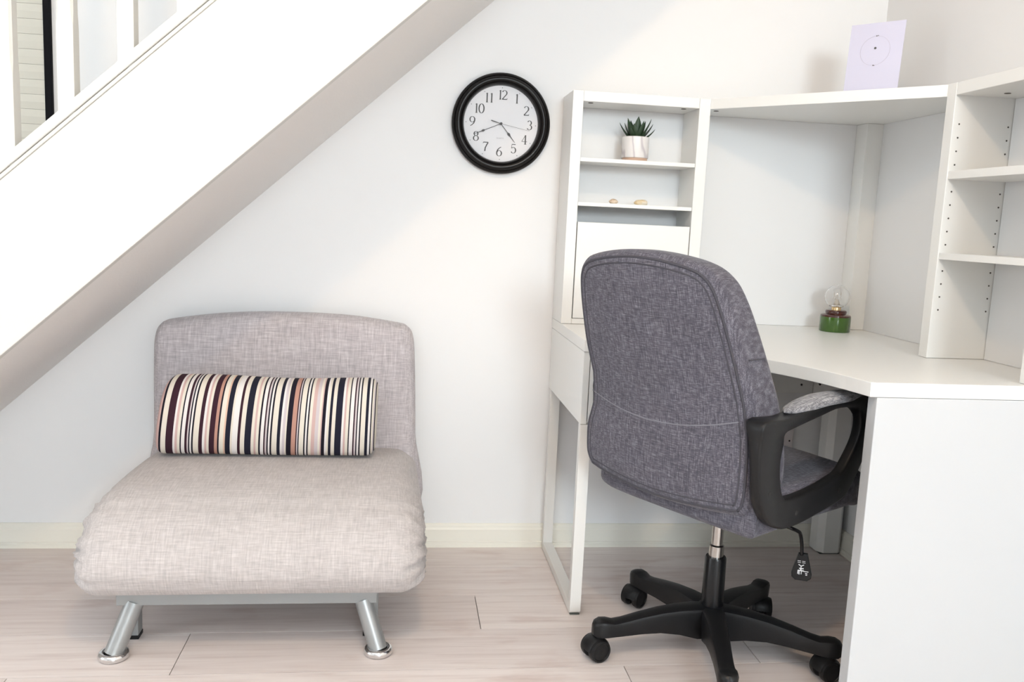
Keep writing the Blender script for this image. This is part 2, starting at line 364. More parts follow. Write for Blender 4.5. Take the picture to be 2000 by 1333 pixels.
# outer string board
bm = prism(bmesh.new(), [(XA, soff(XA)-0.003), (XB, soff(XB)-0.003), (XB, 1.829+0.9*XB), (XA, 1.829+0.9*XA)], lambda u, v, s: sp(u, -0.733 + s*0.032, v), 0.002)
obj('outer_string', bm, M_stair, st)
bm = prism(bmesh.new(), [(XA, 1.829+0.9*XA), (XB, 1.829+0.9*XB), (XB, 1.8395+0.9*XB), (XA, 1.8395+0.9*XA)], lambda u, v, s: sp(u, -0.736 + s*0.04, v), 0.002)
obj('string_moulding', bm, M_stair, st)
bm = prism(bmesh.new(), [(XA, 1.8405+0.9*XA), (XB, 1.8405+0.9*XB), (XB, 1.868+0.9*XB), (XA, 1.868+0.9*XA)], lambda u, v, s: sp(u, -0.740 + s*0.056, v), 0.003)
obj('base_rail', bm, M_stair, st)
bm = prism(bmesh.new(), [(XA, 2.68+0.9*XA), (0.0, 2.68), (0.0, 2.62), (XA, 2.62+0.9*XA)], lambda u, v, s: sp(u, -0.748 + s*0.062, v), 0.01)
obj('handrail', bm, M_stair, st)
bm = bmesh.new()
n_st = 12; run = (XB-XA-0.25)/n_st
pts = [(XA, soff(XA)+0.032)]
x = XA+0.02; 
zz = soff(XA)+0.20
pts.append((XA, zz))
for k in range(n_st):
    xn = XA + (k+1)*run; pts.append((xn, zz)); zz = soff(xn)+0.20; pts.append((xn, zz))
pts.append((XB-0.02, zz)); pts.append((XB-0.02, soff(XB-0.02)+0.032))
prism(bm, pts, lambda u, v, s: sp(u, -0.004 - s*0.692, v))
obj('steps', bm, M_stair, st)
bal0 = None
for k in range(-6, 4):
    xc = -0.699 + 0.1182*k
    zb = 1.865 + 0.9*xc; zt = 2.625+0.9*xc
    if zt > 2.6 and False: continue
    if bal0 is None:
        # square spindle with a chamfered middle
        def ring(h, z): c = h*0.72; return [(-c,-h,z),(c,-h,z),(h,-c,z),(h,c,z),(c,h,z),(-c,h,z),(-h,c,z),(-h,-c,z)]
        def ring2(h, z): c = h*0.97; return [(-c,-h,z),(c,-h,z),(h,-c,z),(h,c,z),(c,h,z),(-c,h,z),(-h,c,z),(-h,-c,z)]
        H = 0.0165
        rg = [ring2(H, -0.02), ring2(H, 0.16), ring(H, 0.19), ring(H, 0.57), ring2(H, 0.60), ring2(H, 0.785)]
        bm = loft(bmesh.new(), [[Vector(p) for p in r] for r in rg])
        bal0 = obj('baluster', bm, M_stair, st); b_ = bal0
    else:
        b_ = bal0.copy(); COL.objects.link(b_); b_.parent = st
    b_.location = sp(xc, -0.717, zb)

# ------------------------------------------------------------------ corner desk
X0, ZT, TT = 0.4665, 0.75, 0.0307
YF, XP, XR = -1.0234, 0.9722, 1.474
dk = thing('corner_desk', 'white corner desk with a curved front edge and open metal frame leg', 'desk', (X0, -0.5, 0))
def D(x, y, z): return Vector((x-X0, y+0.5, z))
def dbox(x0, x1, y0, y1, z0, z1, bev=0.0015): return bx(x0-X0, x1-X0, y0+0.5, y1+0.5, z0, z1, bev=bev)
arc = []
for k in range(25):
    th = PI/2 - (PI/2-0.200)*k/24
    arc.append((0.447+0.520*math.cos(th), -1.150+0.648*math.sin(th)))
out = [(X0, -0.002), (X0, -0.502)] + [p for p in arc if p[0] > X0+0.02] + [(XP-0.003, YF), (XR, YF), (XR, -0.002)]
obj('worktop', prism(bmesh.new(), out, lambda u, v, s: D(u, v, ZT-TT+s*TT), 0.0015), M_desk, dk)
obj('side_panel', dbox(X0+0.0005, X0+0.018, -0.498, -0.003, 0.5267, ZT-TT-0.0008), M_desk, dk)
# shallow drawer beside the side panel
dr = obj('drawer', dbox(X0+0.020, 0.598, -0.497, -0.480, 0.532, ZT-TT-0.004, 0.001), M_desk, dk)
obj('drawer_box', dbox(X0+0.024, 0.594, -0.479, -0.06, 0.545, 0.64), M_desk, dr)
obj('inner_panel', dbox(0.600, 0.616, -0.497, -0.036, 0.5267, ZT-TT-0.0008), M_desk, dk)
bp_ = obj('back_apron', dbox(X0+0.019, 1.3375, -0.034, -0.018, 0.532, ZT-TT-0.0008), M_desk, dk)
rp_ = obj('right_apron', dbox(1.339, 1.355, -0.985, -0.018, 0.532, ZT-TT-0.0008), M_desk, dk)
bm = bmesh.new(); tube(bm, [D(1.297, -0.0341, 0.560), D(1.297, -0.0349, 0.560)], 0.0035, 12); obj('screw_hole', bm, M_dark, bp_)
bm = bmesh.new(); tube(bm, [D(1.3389, -0.075, 0.575), D(1.3381, -0.075, 0.575)], 0.009, 12); obj('screw_hole', bm, M_dark, rp_)
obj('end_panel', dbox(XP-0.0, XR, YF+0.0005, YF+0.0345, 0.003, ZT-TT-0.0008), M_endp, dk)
obj('end_panel_foot', dbox(XP+0.01, XR-0.01, YF+0.004, YF+0.030, 0.0, 0.0035, 0), M_cap, dk)
# corner post: the lower leg
bm = prism(bmesh.new(), [(1.385, -0.0195), (1.385, -0.065), (1.402, -0.086), (1.452, -0.086), (1.462, -0.078), (1.462, -0.0195)], lambda u, v, s: D(u, v, 0.004+s*(ZT-TT-0.005)), 0.001)
obj('corner_leg', bm, M_desk, dk)
obj('leg_cap', dbox(1.392, 1.458, -0.082, -0.022, 0.0, 0.0045, 0), M_cap, dk)
# open metal frame leg, a flat loop in the y-z plane
def loop_leg():
    bm = bmesh.new(); xa, xb = X0+0.001, X0+0.031; t = 0.024; r = 0.012
    ya, yb = -0.0205, -0.502
    o_ = []
    for k in range(7): a = PI/2*k/6; o_.append((ya-r+r*math.cos(a), 0.003+r-r*math.sin(a)))
    o_ = o_
    for k in range(7): a = PI/2*k/6; o_.append((yb+r-r*math.sin(a), 0.003+r-r*math.cos(a)))
    pts = [(ya, 0.5262)] + o_ + [(yb, 0.5262), (yb+t, 0.5262), (yb+t, 0.003+t), (ya-t, 0.003+t), (ya-t, 0.5262)]
    return prism(bm, pts, lambda u, v, s: D(xa+s*(xb-xa), u, v), 0.001)
lg = obj('frame_leg', loop_leg(), M_legmetal, dk)
for y_ in (0.0, 0.44): obj('foot_cap', bx(0.003, 0.029, y_, y_+0.030, 0.0, 0.0031), M_cap, lg)

# ------------------------------------------------------------------ hutch on top of the desk
HT, TB = 1.4261, 0.0295
hu = thing('corner_hutch', 'white corner shelf unit standing on the desk with side compartments', 'shelf unit', (X0, 0, ZT))
def H(x, y, z): return Vector((x-X0, y, z-ZT))
def hbox(x0, x1, y0, y1, z0, z1, bev=0.0012): return bx(x0-X0, x1-X0, y0, y1, z0-ZT, z1-ZT, bev=bev)
DL = 0.1552; XA1, XB1, TS = 0.8434, 0.8772, 0.031
Z0 = ZT+0.0006
obj('side_panel', hbox(X0, X0+TS, -DL, -0.003, Z0, HT), M_desk, hu)
obj('side_panel', hbox(XA1, XB1, -DL, -0.003, Z0, HT), M_desk, hu)
obj('top_board', hbox(X0+TS+0.0003, XA1-0.0003, -DL+0.0008, -0.003, HT-TB, HT-0.0003), M_desk, hu)
obj('back_board', hbox(X0+TS, XA1, -0.0105, -0.0035, Z0, HT-TB-0.0003, 0), M_deskin, hu)
obj('shelf', hbox(X0+TS+0.0005, XA1-0.0005, -DL+0.003, -0.012, 1.2265, 1.238, 0.001), M_desk, hu)
obj('shelf', hbox(X0+TS+0.0005, XA1-0.0005, -DL+0.003, -0.012, 1.0989, 1.110, 0.001), M_desk, hu)
obj('door', hbox(X0+TS+0.003, XA1-0.0025, -DL+0.0005, -DL+0.0165, 0.768, 1.052, 0.0012), M_desk, hu)
obj('bottom_board', hbox(X0+TS+0.0005, XA1-0.0005, -DL+0.0015, -0.012, Z0, 0.7665, 0.001), M_desk, hu)
# corner part: diagonal-fronted top board, back boards, post
YA, YB, XRF = -0.6199, -0.6549, 1.3127
pts = [(XB1+0.0003, -DL+0.001), (XRF+0.0008, YA+0.0003), (XR-0.004, YA+0.0003), (XR-0.004, -0.004), (XB1+0.0003, -0.004)]
obj('corner_top_board', prism(bmesh.new(), pts, lambda u, v, s: H(u, v, HT-TB+s*(TB-0.0003)), 0.001), M_desk, hu)
obj('back_board', hbox(XB1, 1.413, -0.0105, -0.0035, Z0, HT-TB-0.0003, 0), M_deskin, hu)
obj('back_board', hbox(XR-0.0075, XR-0.0005, YA, -0.0755, Z0, HT-TB-0.0003, 0), M_deskin, hu)
obj('corner_post', hbox(1.4135, 1.472, -0.075, -0.0035, Z0, HT-TB-0.0003, 0.001), M_desk, hu)
obj('side_panel', hbox(XRF, XR-0.0005, YB, YA, Z0, HT), M_desk, hu)
YN = -1.0234
obj('side_panel', hbox(XRF, XR-0.0005, YN+0.001, YN+0.035, Z0, HT), M_desk, hu)
obj('top_board', hbox(XRF+0.0008, XR-0.0005, YN+0.0355, YB-0.0003, HT-TB, HT-0.0003), M_desk, hu)
obj('back_board', hbox(XR-0.0045, XR-0.001, YN+0.0355, YB-0.002, Z0, HT-TB-0.0003, 0), M_deskin, hu)
obj('shelf', hbox(XRF+0.003, XR-0.0085, YN+0.0355, YB-0.0003, 1.195, 1.2145, 0.001), M_desk, hu)
obj('shelf', hbox(XRF+0.003, XR-0.0085, YN+0.0355, YB-0.0003, 0.999, 1.0155, 0.001), M_desk, hu)
# rows of shelf-pin holes (a printed-size pattern on the panel)
for xh in (1.3295, 1.4595):
    for z in [1.328-0.0325*k for k in range(15)]:
        if abs(z-1.2) < 0.012 or abs(z-1.005) < 0.014: continue
        obj('shelf_pin_hole', tube(bmesh.new(), [H(xh, YB-0.0002, z), H(xh, YB-0.0008, z)], 0.0022, 8), M_hole, hu)
for x, y in ((0.525, -0.125), (0.805, -0.125), (0.905, -0.125), (1.40, -0.72)):
    obj('cam_lock_cap', tube(bmesh.new(), [H(x, y, HT-TB-0.0001), H(x, y, HT-TB-0.0009)], 0.0075, 16), M_hole, hu)

# ------------------------------------------------------------------ wall clock
CX, CZ = 0.2769, 1.3342
ck = thing('wall_clock', 'round black framed wall clock with white face on the back wall', 'clock', (CX, 0, CZ))
def fr(r, z, a): return Vector((r*math.cos(a), -z, r*math.sin(a)))
prof = [(0.140, 0.001), (0.146, 0.004), (0.149, 0.012), (0.1485, 0.019), (0.144, 0.0235), (0.1415, 0.0245), (0.140, 0.0225), (0.1375, 0.0265), (0.132, 0.0315), (0.127, 0.0315), (0.1235, 0.028), (0.1215, 0.0255), (0.1205, 0.0275), (0.1185, 0.0285), (0.1165, 0.027), (0.1145, 0.021), (0.1125, 0.0145), (0.1125, 0.010), (0.1125, 0.001)]
n = 96; bm = loft(bmesh.new(), [[fr(r, z, 2*PI*k/n) for k in range(n)] for r, z in prof + [(0.1125, 0.001)]][:-1], close=True)
obj('frame', bm, M_clock, ck, smooth=True, angle=50)
bm = bmesh.new(); loft(bm, [[fr(r, z, 2*PI*k/64) for k in range(64)] for r, z in ((0.1122, 0.006), (0.1122, 0.0101))]); fo = obj('clock_face', bm, M_face, ck)
for k in range(12):
    a = PI/6*k; obj('minute_dot', tube(bmesh.new(), [(0.1055*math.cos(a), -0.0102, 0.1055*math.sin(a)), (0.1055*math.cos(a), -0.0108, 0.1055*math.sin(a))], 0.0012, 8), M_grey, ck)
def strip(bm, pts, ws, y=-0.0102, t=0.0006):
    """pen stroke in the x-z plane with width per point"""
    P = [Vector((p[0], 0, p[1])) for p in pts]; L = []
    for i, p in enumerate(P):
        d = (P[min(i+1, len(P)-1)]-P[max(i-1, 0)]).normalized(); nn = Vector((-d.z, 0, d.x)); w = ws[i]/2
        L.append([p+nn*w+Vector((0, y, 0)), p-nn*w+Vector((0, y, 0)), p-nn*w+Vector((0, y-t, 0)), p+nn*w+Vector((0, y-t, 0))])
    loft(bm, L)
def arcp(cx, cz, rx, rz, a0, a1, n=14): return [(cx+rx*math.cos(math.radians(a0+(a1-a0)*k/n)), cz+rz*math.sin(math.radians(a0+(a1-a0)*k/n))) for k in range(n+1)]
TH, TK = 0.045, 0.135
def aw(pts, cx): # thick where the stroke runs vertically
    out = []
    for i in range(len(pts)):
        a = pts[max(i-1, 0)]; b = pts[min(i+1, len(pts)-1)]; dx, dz = abs(b[0]-a[0]), abs(b[1]-a[1]); out.append(TH+(TK-TH)*(dz/(math.hypot(dx, dz)+1e-9))**2)
    return out
def digit(c):
    S_ = []
    def A(p, w=None): S_.append((p, w or aw(p, 0)))
    def Ln(x0, z0, x1, z1, w): S_.append(([(x0, z0), (x1, z1)], [w, w]))
    if c == '1': Ln(0, -.5, 0, .5, TK); Ln(-.11, -.48, .11, -.48, TH); Ln(-.12, .40, 0, .47, TH)
    if c == '2': A(arcp(0, .22, .24, .27, 160, -40) + [(-.24, -.46)]); Ln(-.26, -.455, .28, -.455, 0.085); Ln(.28, -.455, .30, -.33, TH)
    if c == '3': A(arcp(-.02, .25, .2, .24, 155, -90)); A(arcp(-.02, -.235, .25, .26, 90, -155))
    if c == '4': Ln(.1, -.5, .1, .5, TK); Ln(.1, .5, -.30, -.2, TH); Ln(-.30, -.2, .30, -.2, TH); Ln(-.02, -.485, .22, -.485, TH)
    if c == '5': Ln(-.2, .46, .22, .46, 0.07); Ln(-.18, .46, -.22, .05, TH); A([(-.22, .05)] + arcp(-.02, -.17, .26, .32, 120, -150))
    if c == '6': A([(.2, .49), (.02, .38), (-.17, .18), (-.26, -.08)] + arcp(0, -.2, .26, .3, 160, 360+150, 24))
    if c == '7': Ln(-.26, .45, .27, .45, 0.085); Ln(-.26, .45, -.28, .32, TH); A([(.27, .44), (.1, .15), (-.03, -.15), (-.07, -.5)])
    if c == '8': A(arcp(0, .26, .2, .23, 90, 450, 22)); A(arcp(0, -.23, .26, .27, 90, 450, 22))
    if c == '9': A([(-.2, -.49), (-.02, -.38), (.17, -.18), (.26, .08)] + arcp(0, .2, .26, .3, -20, 330, 24))
    if c == '0': A(arcp(0, 0, .27, .49, 90, 450, 26))
    return S_
num_pos = {12: (.0020, .0848), 1: (.0457, .0761), 2: (.0755, .0423), 3: (.0874, .0006), 4: (.0738, -.0431), 5: (.0415, -.0713), 6: (-.0019, -.0818), 7: (-.0437, -.0692), 8: (-.0740, -.0400), 9: (-.0867, .0029), 10: (-.0654, .0417), 11: (-.0379, .0744)}
HN = 0.0275
for k in range(1, 13):
    cx, cz = num_pos[k]; s = str(k); bm = bmesh.new()
    adv = {12: (-.26, .20), 11: (-.25, .25), 10: (-.36, .18)}.get(k, (0,))
    for j, ch in enumerate(s):
        ox = adv[j]
        for pts, ws in digit(ch):
            strip(bm, [(cx+(p[0]+ox)*HN, cz+p[1]*HN) for p in pts], [w*HN for w in ws])
    obj('numeral', bm, M_grey, ck)
# maker's line, too small to read in detail
tx = bpy.data.curves.new('quartz_print', 'FONT'); tx.body = 'QUARTZ'; tx.size = 0.0055; tx.align_x = 'CENTER'; tx.extrude = 0.0001
txo = bpy.data.objects.new('tmp', tx); COL.objects.link(txo)
me = bpy.data.meshes.new_from_object(txo.evaluated_get(bpy.context.evaluated_depsgraph_get())); bpy.data.objects.remove(txo, do_unlink=True)
me.materials.clear(); me.materials.append(M_lgrey)
to = bpy.data.objects.new('face_lettering', me); COL.objects.link(to); to.parent = ck; to.location = (-0.001, -0.0104, -0.0445); to.rotation_euler = (PI/2, 0, 0)
def hand(name, tip, blob, w, y, bl, tail=None):
    bm = bmesh.new(); t = Vector((tip[0], tip[1])); b = Vector((blob[0], blob[1])); d = t.normalized(); Lb = b.length; Lt = t.length
    P = []; Wd = []
    for s, ww in ((0, w), (Lb-bl, w), (Lb-bl*0.4, w*3.6), (Lb, bl*1.25), (Lb+bl*0.5, w*3.4), (Lb+bl*1.1, w*1.5), (Lt, w*0.5)):
        P.append((d.x*s, d.y*s)); Wd.append(ww)
    strip(bm, P, Wd, y); return obj(name, bm, M_grey, ck)
hand('hour_hand', (.0443, -.0534), (.025, -.0301), 0.0017, -0.0125, 0.0068)
hand('minute_hand', (-.0817, -.035), (-.0532, -.0217), 0.0016, -0.0140, 0.0055)
bm = bmesh.new(); strip(bm, [(0, 0), (.0874, -.017)], [0.0007, 0.0005], -0.0155); strip(bm, [(0, 0), (-.016, .0044), (-.0303, .0084)], [0.0012, 0.0026, 0.0026], -0.0155)
obj('second_hand', bm, M_grey, ck)
bm = bmesh.new(); tube(bm, [(0, -0.0102, 0), (0, -0.0172, 0)], 0.0040, 20); obj('hand_hub', bm, M_grey, ck)

# ------------------------------------------------------------------ sofa chair
so = thing('sofa_chair', 'light grey fabric single sofa bed chair under the stairs', 'sofa chair', (-0.34, -0.40, 0))
def Sf(x, y, z): return Vector((x+0.34, y+0.40, z))
# seat pad: side outline in (y,z), swept across x
prof = smooth_path([(-0.12, 0.21, 0), (-0.115, 0.335, 0), (-0.20, 0.362, 0), (-0.36, 0.372, 0), (-0.52, 0.371, 0), (-0.63, 0.352, 0), (-0.715, 0.305, 0), (-0.748, 0.235, 0), (-0.725, 0.175, 0), (-0.66, 0.152, 0), (-0.45, 0.150, 0), (-0.25, 0.150, 0), (-0.14, 0.165, 0)], 7, True)
outl = [(p.x, p.y) for p in prof]
def seat_map(u, v, w):
    # u=y, v=z, w = across; the front end bulges out sideways
    half = 0.385; k = max(0.0, min(1.0, (-u-0.15)/0.6)); k = k*k*(3-2*k)
    x = w*(0.985+0.035*k) ; e = max(0.0, (abs(w)-0.30)/0.085)
    z = v + 0.012*(1-(w/half)**2)*max(0.0, min(1.0, (v-0.30)/0.06)) - 0.006*min(e, 1)*(1 if v > 0.34 else 0)
    y = u
    if e > 0.15:      # gathers at the side seams
        ang = math.atan2(v-0.25, u+0.62)
        g = math.sin(ang*17 + 1.3*math.sin(ang*5.0+(1 if w > 0 else 3)))*0.55 + math.sin(ang*29+w*30)*0.45
        amp = 0.0095*min(1.0, e)*max(0.0, min(1.0, (-u-0.48)/0.14))
        x += g*amp*(1 if w > 0 else -1)*0.9; z += g*amp*0.5*(1 if v > .25 else -1); y -= g*amp*0.5
    return Sf(x-0.326, y, z)
bm = slab(bmesh.new(), outl, 0.385, 0.062, seat_map, dome=0.004, er=9, inner=9)
# widen faces across: subdivide long middle span
mid = [e for e in bm.edges if abs((e.verts[0].co.x)-(e.verts[1].co.x)) > 0.4]
bmesh.ops.subdivide_edges(bm, edges=mid, cuts=14, use_grid_fill=True)
for v in bm.verts:   # gentle crown on the top
    x = v.co.x-0.014
    if v.co.z > 0.30: v.co.z += 0.008*max(0, 1-(x/0.38)**4)*min(1, (v.co.z-0.30)/0.06)
obj('seat_cushion', bm, M_sofa, so, smooth=True)
# backrest: outline in (x,z)
bo = smooth_path([(-0.695, 0.17, 0), (-0.702, 0.40, 0), (-0.706, 0.60, 0), (-0.704, 0.670, 0), (-0.690, 0.706, 0), (-0.655, 0.720, 0), (-0.50, 0.741, 0), (-0.34, 0.748, 0), (-0.16, 0.744, 0), (-0.02, 0.727, 0), (0.014, 0.716, 0), (0.033, 0.685, 0), (0.040, 0.60, 0), (0.047, 0.40, 0), (0.046, 0.17, 0), (-0.33, 0.165, 0)], 6, True)
def back_map(u, v, w):
    lean = (v-0.30)*0.10
    return Sf(u, -0.1125 + w + lean, v)
bm = slab(bmesh.new(), [(p.x, p.y) for p in bo], 0.055, 0.034, back_map, dome=0.004, er=6, inner=8)
obj('backrest', bm, M_sofab, so, smooth=True)
# frame
fm = bmesh.new()
box(fm, 0.34-0.640, 0.34-0.042, -0.672+0.40, -0.640+0.40, 0.1195, 0.1505, 0.002)
for xa in (-0.640, -0.072): box(fm, 0.34+xa, 0.34+xa+0.03, -0.6395+0.40, -0.10+0.40, 0.1195, 0.149, 0.002)
box(fm, 0.34-0.640, 0.34-0.042, -0.0995+0.40, -0.07+0.40, 0.1195, 0.149, 0.002)
obj('frame', fm, M_bar, so)
for sgn, xt, xb_, yb_ in ((-1, -0.603, -0.641, -0.690), (1, -0.075, -0.036, -0.690)):
    bm = tube(bmesh.new(), [Sf(xt, -0.655, 0.122), Sf(xb_, yb_, 0.012)], 0.0215, 28)
    lo = obj('leg', bm, M_greymetal, so, smooth=True, angle=40)
    bm = bmesh.new()
    rg = []
    for k in range(40):
        a = 2*PI*k/40; c = Sf(xb_, yb_, 0.010) + Vector((0.0262*math.cos(a), 0.0262*math.sin(a), 0)); 
        rg.append([c + Vector((math.cos(a)*0.0085*math.cos(b), math.sin(a)*0.0085*math.cos(b), 0.0095*math.sin(b))) for b in [2*PI*j/12 for j in range(12)]])
    loft(bm, rg, close=True); tag(obj('foot_ring', bm, M_chrome, lo, smooth=True), 'chrome foot ring')
for xa in (-0.648, -0.076):
    bm = box(bmesh.new(), 0.34+xa, 0.34+xa+0.035, -0.6+0.40, -0.565+0.40, 0.004, 0.1185, 0.002); l2 = obj('leg', bm, M_bar, so)
    obj('foot_cap', bx(0.34+xa-0.001, 0.34+xa+0.036, -0.601+0.40, -0.564+0.40, 0.0, 0.010, bev=0.001), M_black, l2)
    bm = box(bmesh.new(), 0.34+xa, 0.34+xa+0.035, -0.11+0.40, -0.075+0.40, 0.0, 0.1185, 0.002); obj('leg', bm, M_bar, so)

# striped bolster
bo_l = 0.568
bs = smooth_path([(0.0, -0.105, 0), (-0.060, -0.097, 0), (-0.088, -0.055, 0), (-0.096, 0.0, 0), (-0.086, 0.058, 0), (-0.055, 0.097, 0), (0.0, 0.109, 0), (0.048, 0.098, 0), (0.078, 0.055, 0), (0.084, -0.01, 0), (0.074, -0.070, 0), (0.042, -0.103, 0)], 5, True)
def bol_map(u, v, w):
    # slight taper and lean towards the backrest
    x = w + bo_l/2
    x += v*(0.13-0.19*x)
    e = max(0, (abs(w)-0.20)/0.084)
    return Vector((x, u*(1-0.05*e) , v*(1-0.05*e*e)))
bm = slab(bmesh.new(), [(p.x, p.y) for p in bs], bo_l/2, 0.022, bol_map, dome=-0.004, er=6, inner=8)
mid = [e for e in bm.edges if abs((e.verts[0].co.x)-(e.verts[1].co.x)) > 0.3]
bmesh.ops.subdivide_edges(bm, edges=mid, cuts=20, use_grid_fill=True)
for v in bm.verts:
    if abs(v.co.x-bo_l/2) < 0.2: pass
    v.co.z += 0.003*math.sin(v.co.x*14)*(1 if v.co.z > 0 else 0.2)
bo_o = obj('bolster_cushion', bm, M_stripe, None, smooth=True, loc=(-0.632, -0.279, 0.4855))
tag(bo_o, 'black, cream and pink striped bolster cushion lying on the sofa chair', 'cushion')

# ------------------------------------------------------------------ office chair
oc = thing('office_chair', 'grey fabric office chair with black arms, seen from behind at the desk', 'office chair', (0.785, -0.70, 0), -math.radians(57))
# backrest: local x across, y forward, z up
def back_rows(z):
    T = [(0.430, 0.175, -0.232, -0.150), (0.455, 0.225, -0.246, -0.140), (0.50, 0.240, -0.258, -0.130), (0.56, 0.246, -0.262, -0.132), (0.63, 0.245, -0.262, -0.142), (0.70, 0.236, -0.272, -0.160), (0.77, 0.222, -0.294, -0.190), (0.84, 0.208, -0.318, -0.222), (0.90, 0.196, -0.338, -0.250), (0.945, 0.176, -0.352, -0.272), (0.975, 0.140, -0.358, -0.290), (0.995, 0.080, -0.352, -0.305)]
    if z <= T[0][0]: return T[0][1:]
    for a, b in zip(T[:-1], T[1:]):
        if z <= b[0]:
            t = (z-a[0])/(b[0]-a[0]); return tuple(a[i]+(b[i]-a[i])*t for i in (1, 2, 3))
    return T[-1][1:]
# rounded outline (x,z) from rows
ro = [(-0.19, 0.450), (-0.228, 0.466), (-0.241, 0.505), (-0.244, 0.57), (-0.240, 0.63), (-0.233, 0.70), (-0.225, 0.77), (-0.216, 0.84), (-0.206, 0.90), (-0.190, 0.946), (-0.155, 0.976), (-0.085, 0.992)]
ro2 = [(0.0, 0.998)] + [(-x, z) for x, z in ro[::-1]]
ro = [(x+0.022*math.exp(-((z-0.655)/0.075)**2), z) for x, z in ro]
ro2 = ro2 + [(0.0, 0.436)]
po = smooth_path([(x, z, 0) for x, z in ro + ro2], 5, True)
olb = [(p.x, p.y) for p in po]
def cb_map(u, v, w):
    _, yr, yf = back_rows(v); half = (yf-yr)/2; c = (yr+yf)/2
    crown = -0.012*(1-(u/0.25)**2) if w < 0 else 0.0
    wrap = 0.020*(u/0.25)**2
    return Vector((u, c + w/0.05*half + wrap + crown*min(1, abs(w)/0.05), v))
bm = slab(bmesh.new(), olb, 0.05, 0.022, cb_map, dome=0.0, er=5, inner=12)
obj('backrest', bm, M_chair, oc, smooth=True)
# piping and seam lines around the rear panel
def rear_y(x, z):
    return cb_map(x, z, -0.05).y
cc = (0.0, 0.71)
def inset(d):
    n = len(olb); P = [Vector(p) for p in olb]; out = []
    ar = sum(P[i].x*P[(i+1) % n].y - P[(i+1) % n].x*P[i].y for i in range(n)); sg = 1 if ar > 0 else -1
    for i in range(n):
        t = (P[(i+1) % n]-P[i-1]).normalized(); out.append(P[i]+Vector((-t.y, t.x))*sg*d)
    return out
def seam(name, pts, r, y_off, closed, m):
    bm = bmesh.new(); Pp = [Vector((p[0], rear_y(p[0], p[1])+y_off, p[1])) for p in pts]
    if closed: Pp.append(Pp[0].copy())
    tube(bm, Pp, r, 6, cap=not closed); obj(name, bm, m, oc, smooth=True)
seam('piping', inset(0.016), 0.0030, 0.0015, True, M_pipe)
seam('piping', inset(0.029), 0.0022, 0.0012, True, M_pipe)
seam('lower_seam', [(x/40*0.208, 0.622 + 0.034*(x/40)**2 + 0.004*(x/40)) for x in range(-40, 41, 4)], 0.0016, 0.0004, False, mat('seam_grey', (0.19, 0.19, 0.22), 0.9))
seam('side_seam', [], 0, 0, False, None) if False else None
bm = tube(bmesh.new(), [cb_map(0.2235, 0.79, w/1000)+Vector((0.0006, 0, 0)) for w in range(-27, 28, 6)], 0.0011, 6); obj('side_seam', bm, M_pipe, oc, smooth=True)
# seat cushion
sb = smooth_path([(-0.198, -0.212, 0), (-0.228, -0.150, 0), (-0.25, 0.0, 0), (-0.255, 0.17, 0), (-0.235, 0.235, 0), (-0.17, 0.262, 0), (0.0, 0.27, 0), (0.17, 0.262, 0), (0.235, 0.235, 0), (0.255, 0.17, 0), (0.25, 0.0, 0), (0.243, -0.198, 0), (0.226, -0.222, 0), (0, -0.222, 0)], 5, True)
def seat2(u, v, w):
    top = w > 0
    z = 0.459 + w*(1.0 if top else 1.0 + 0.18*max(0.0, min(1.0, -v/0.2))) + (0.012*(1-(u/0.25)**2)*(1 if top else 0))
    if v > 0.18: z -= (v-0.18)*0.35
    if not top:
        k = min(1, -w/0.045); u *= 1-0.02*k; v *= 1-0.01*k
    return Vector((u, v, z))
bm = slab(bmesh.new(), [(p.x, p.y) for p in sb], 0.045, 0.020, seat2, dome=0.0, er=5, inner=10)
obj('seat', bm, M_chair, oc, smooth=True)
# seat mechanism under the seat
bm = bmesh.new(); box(bm, -0.08, 0.08, -0.08, 0.12, 0.385, 0.412, 0.006); box(bm, -0.035, 0.035, -0.035, 0.05, 0.345, 0.386, 0.008)
obj('tilt_mechanism', bm, M_black, oc)
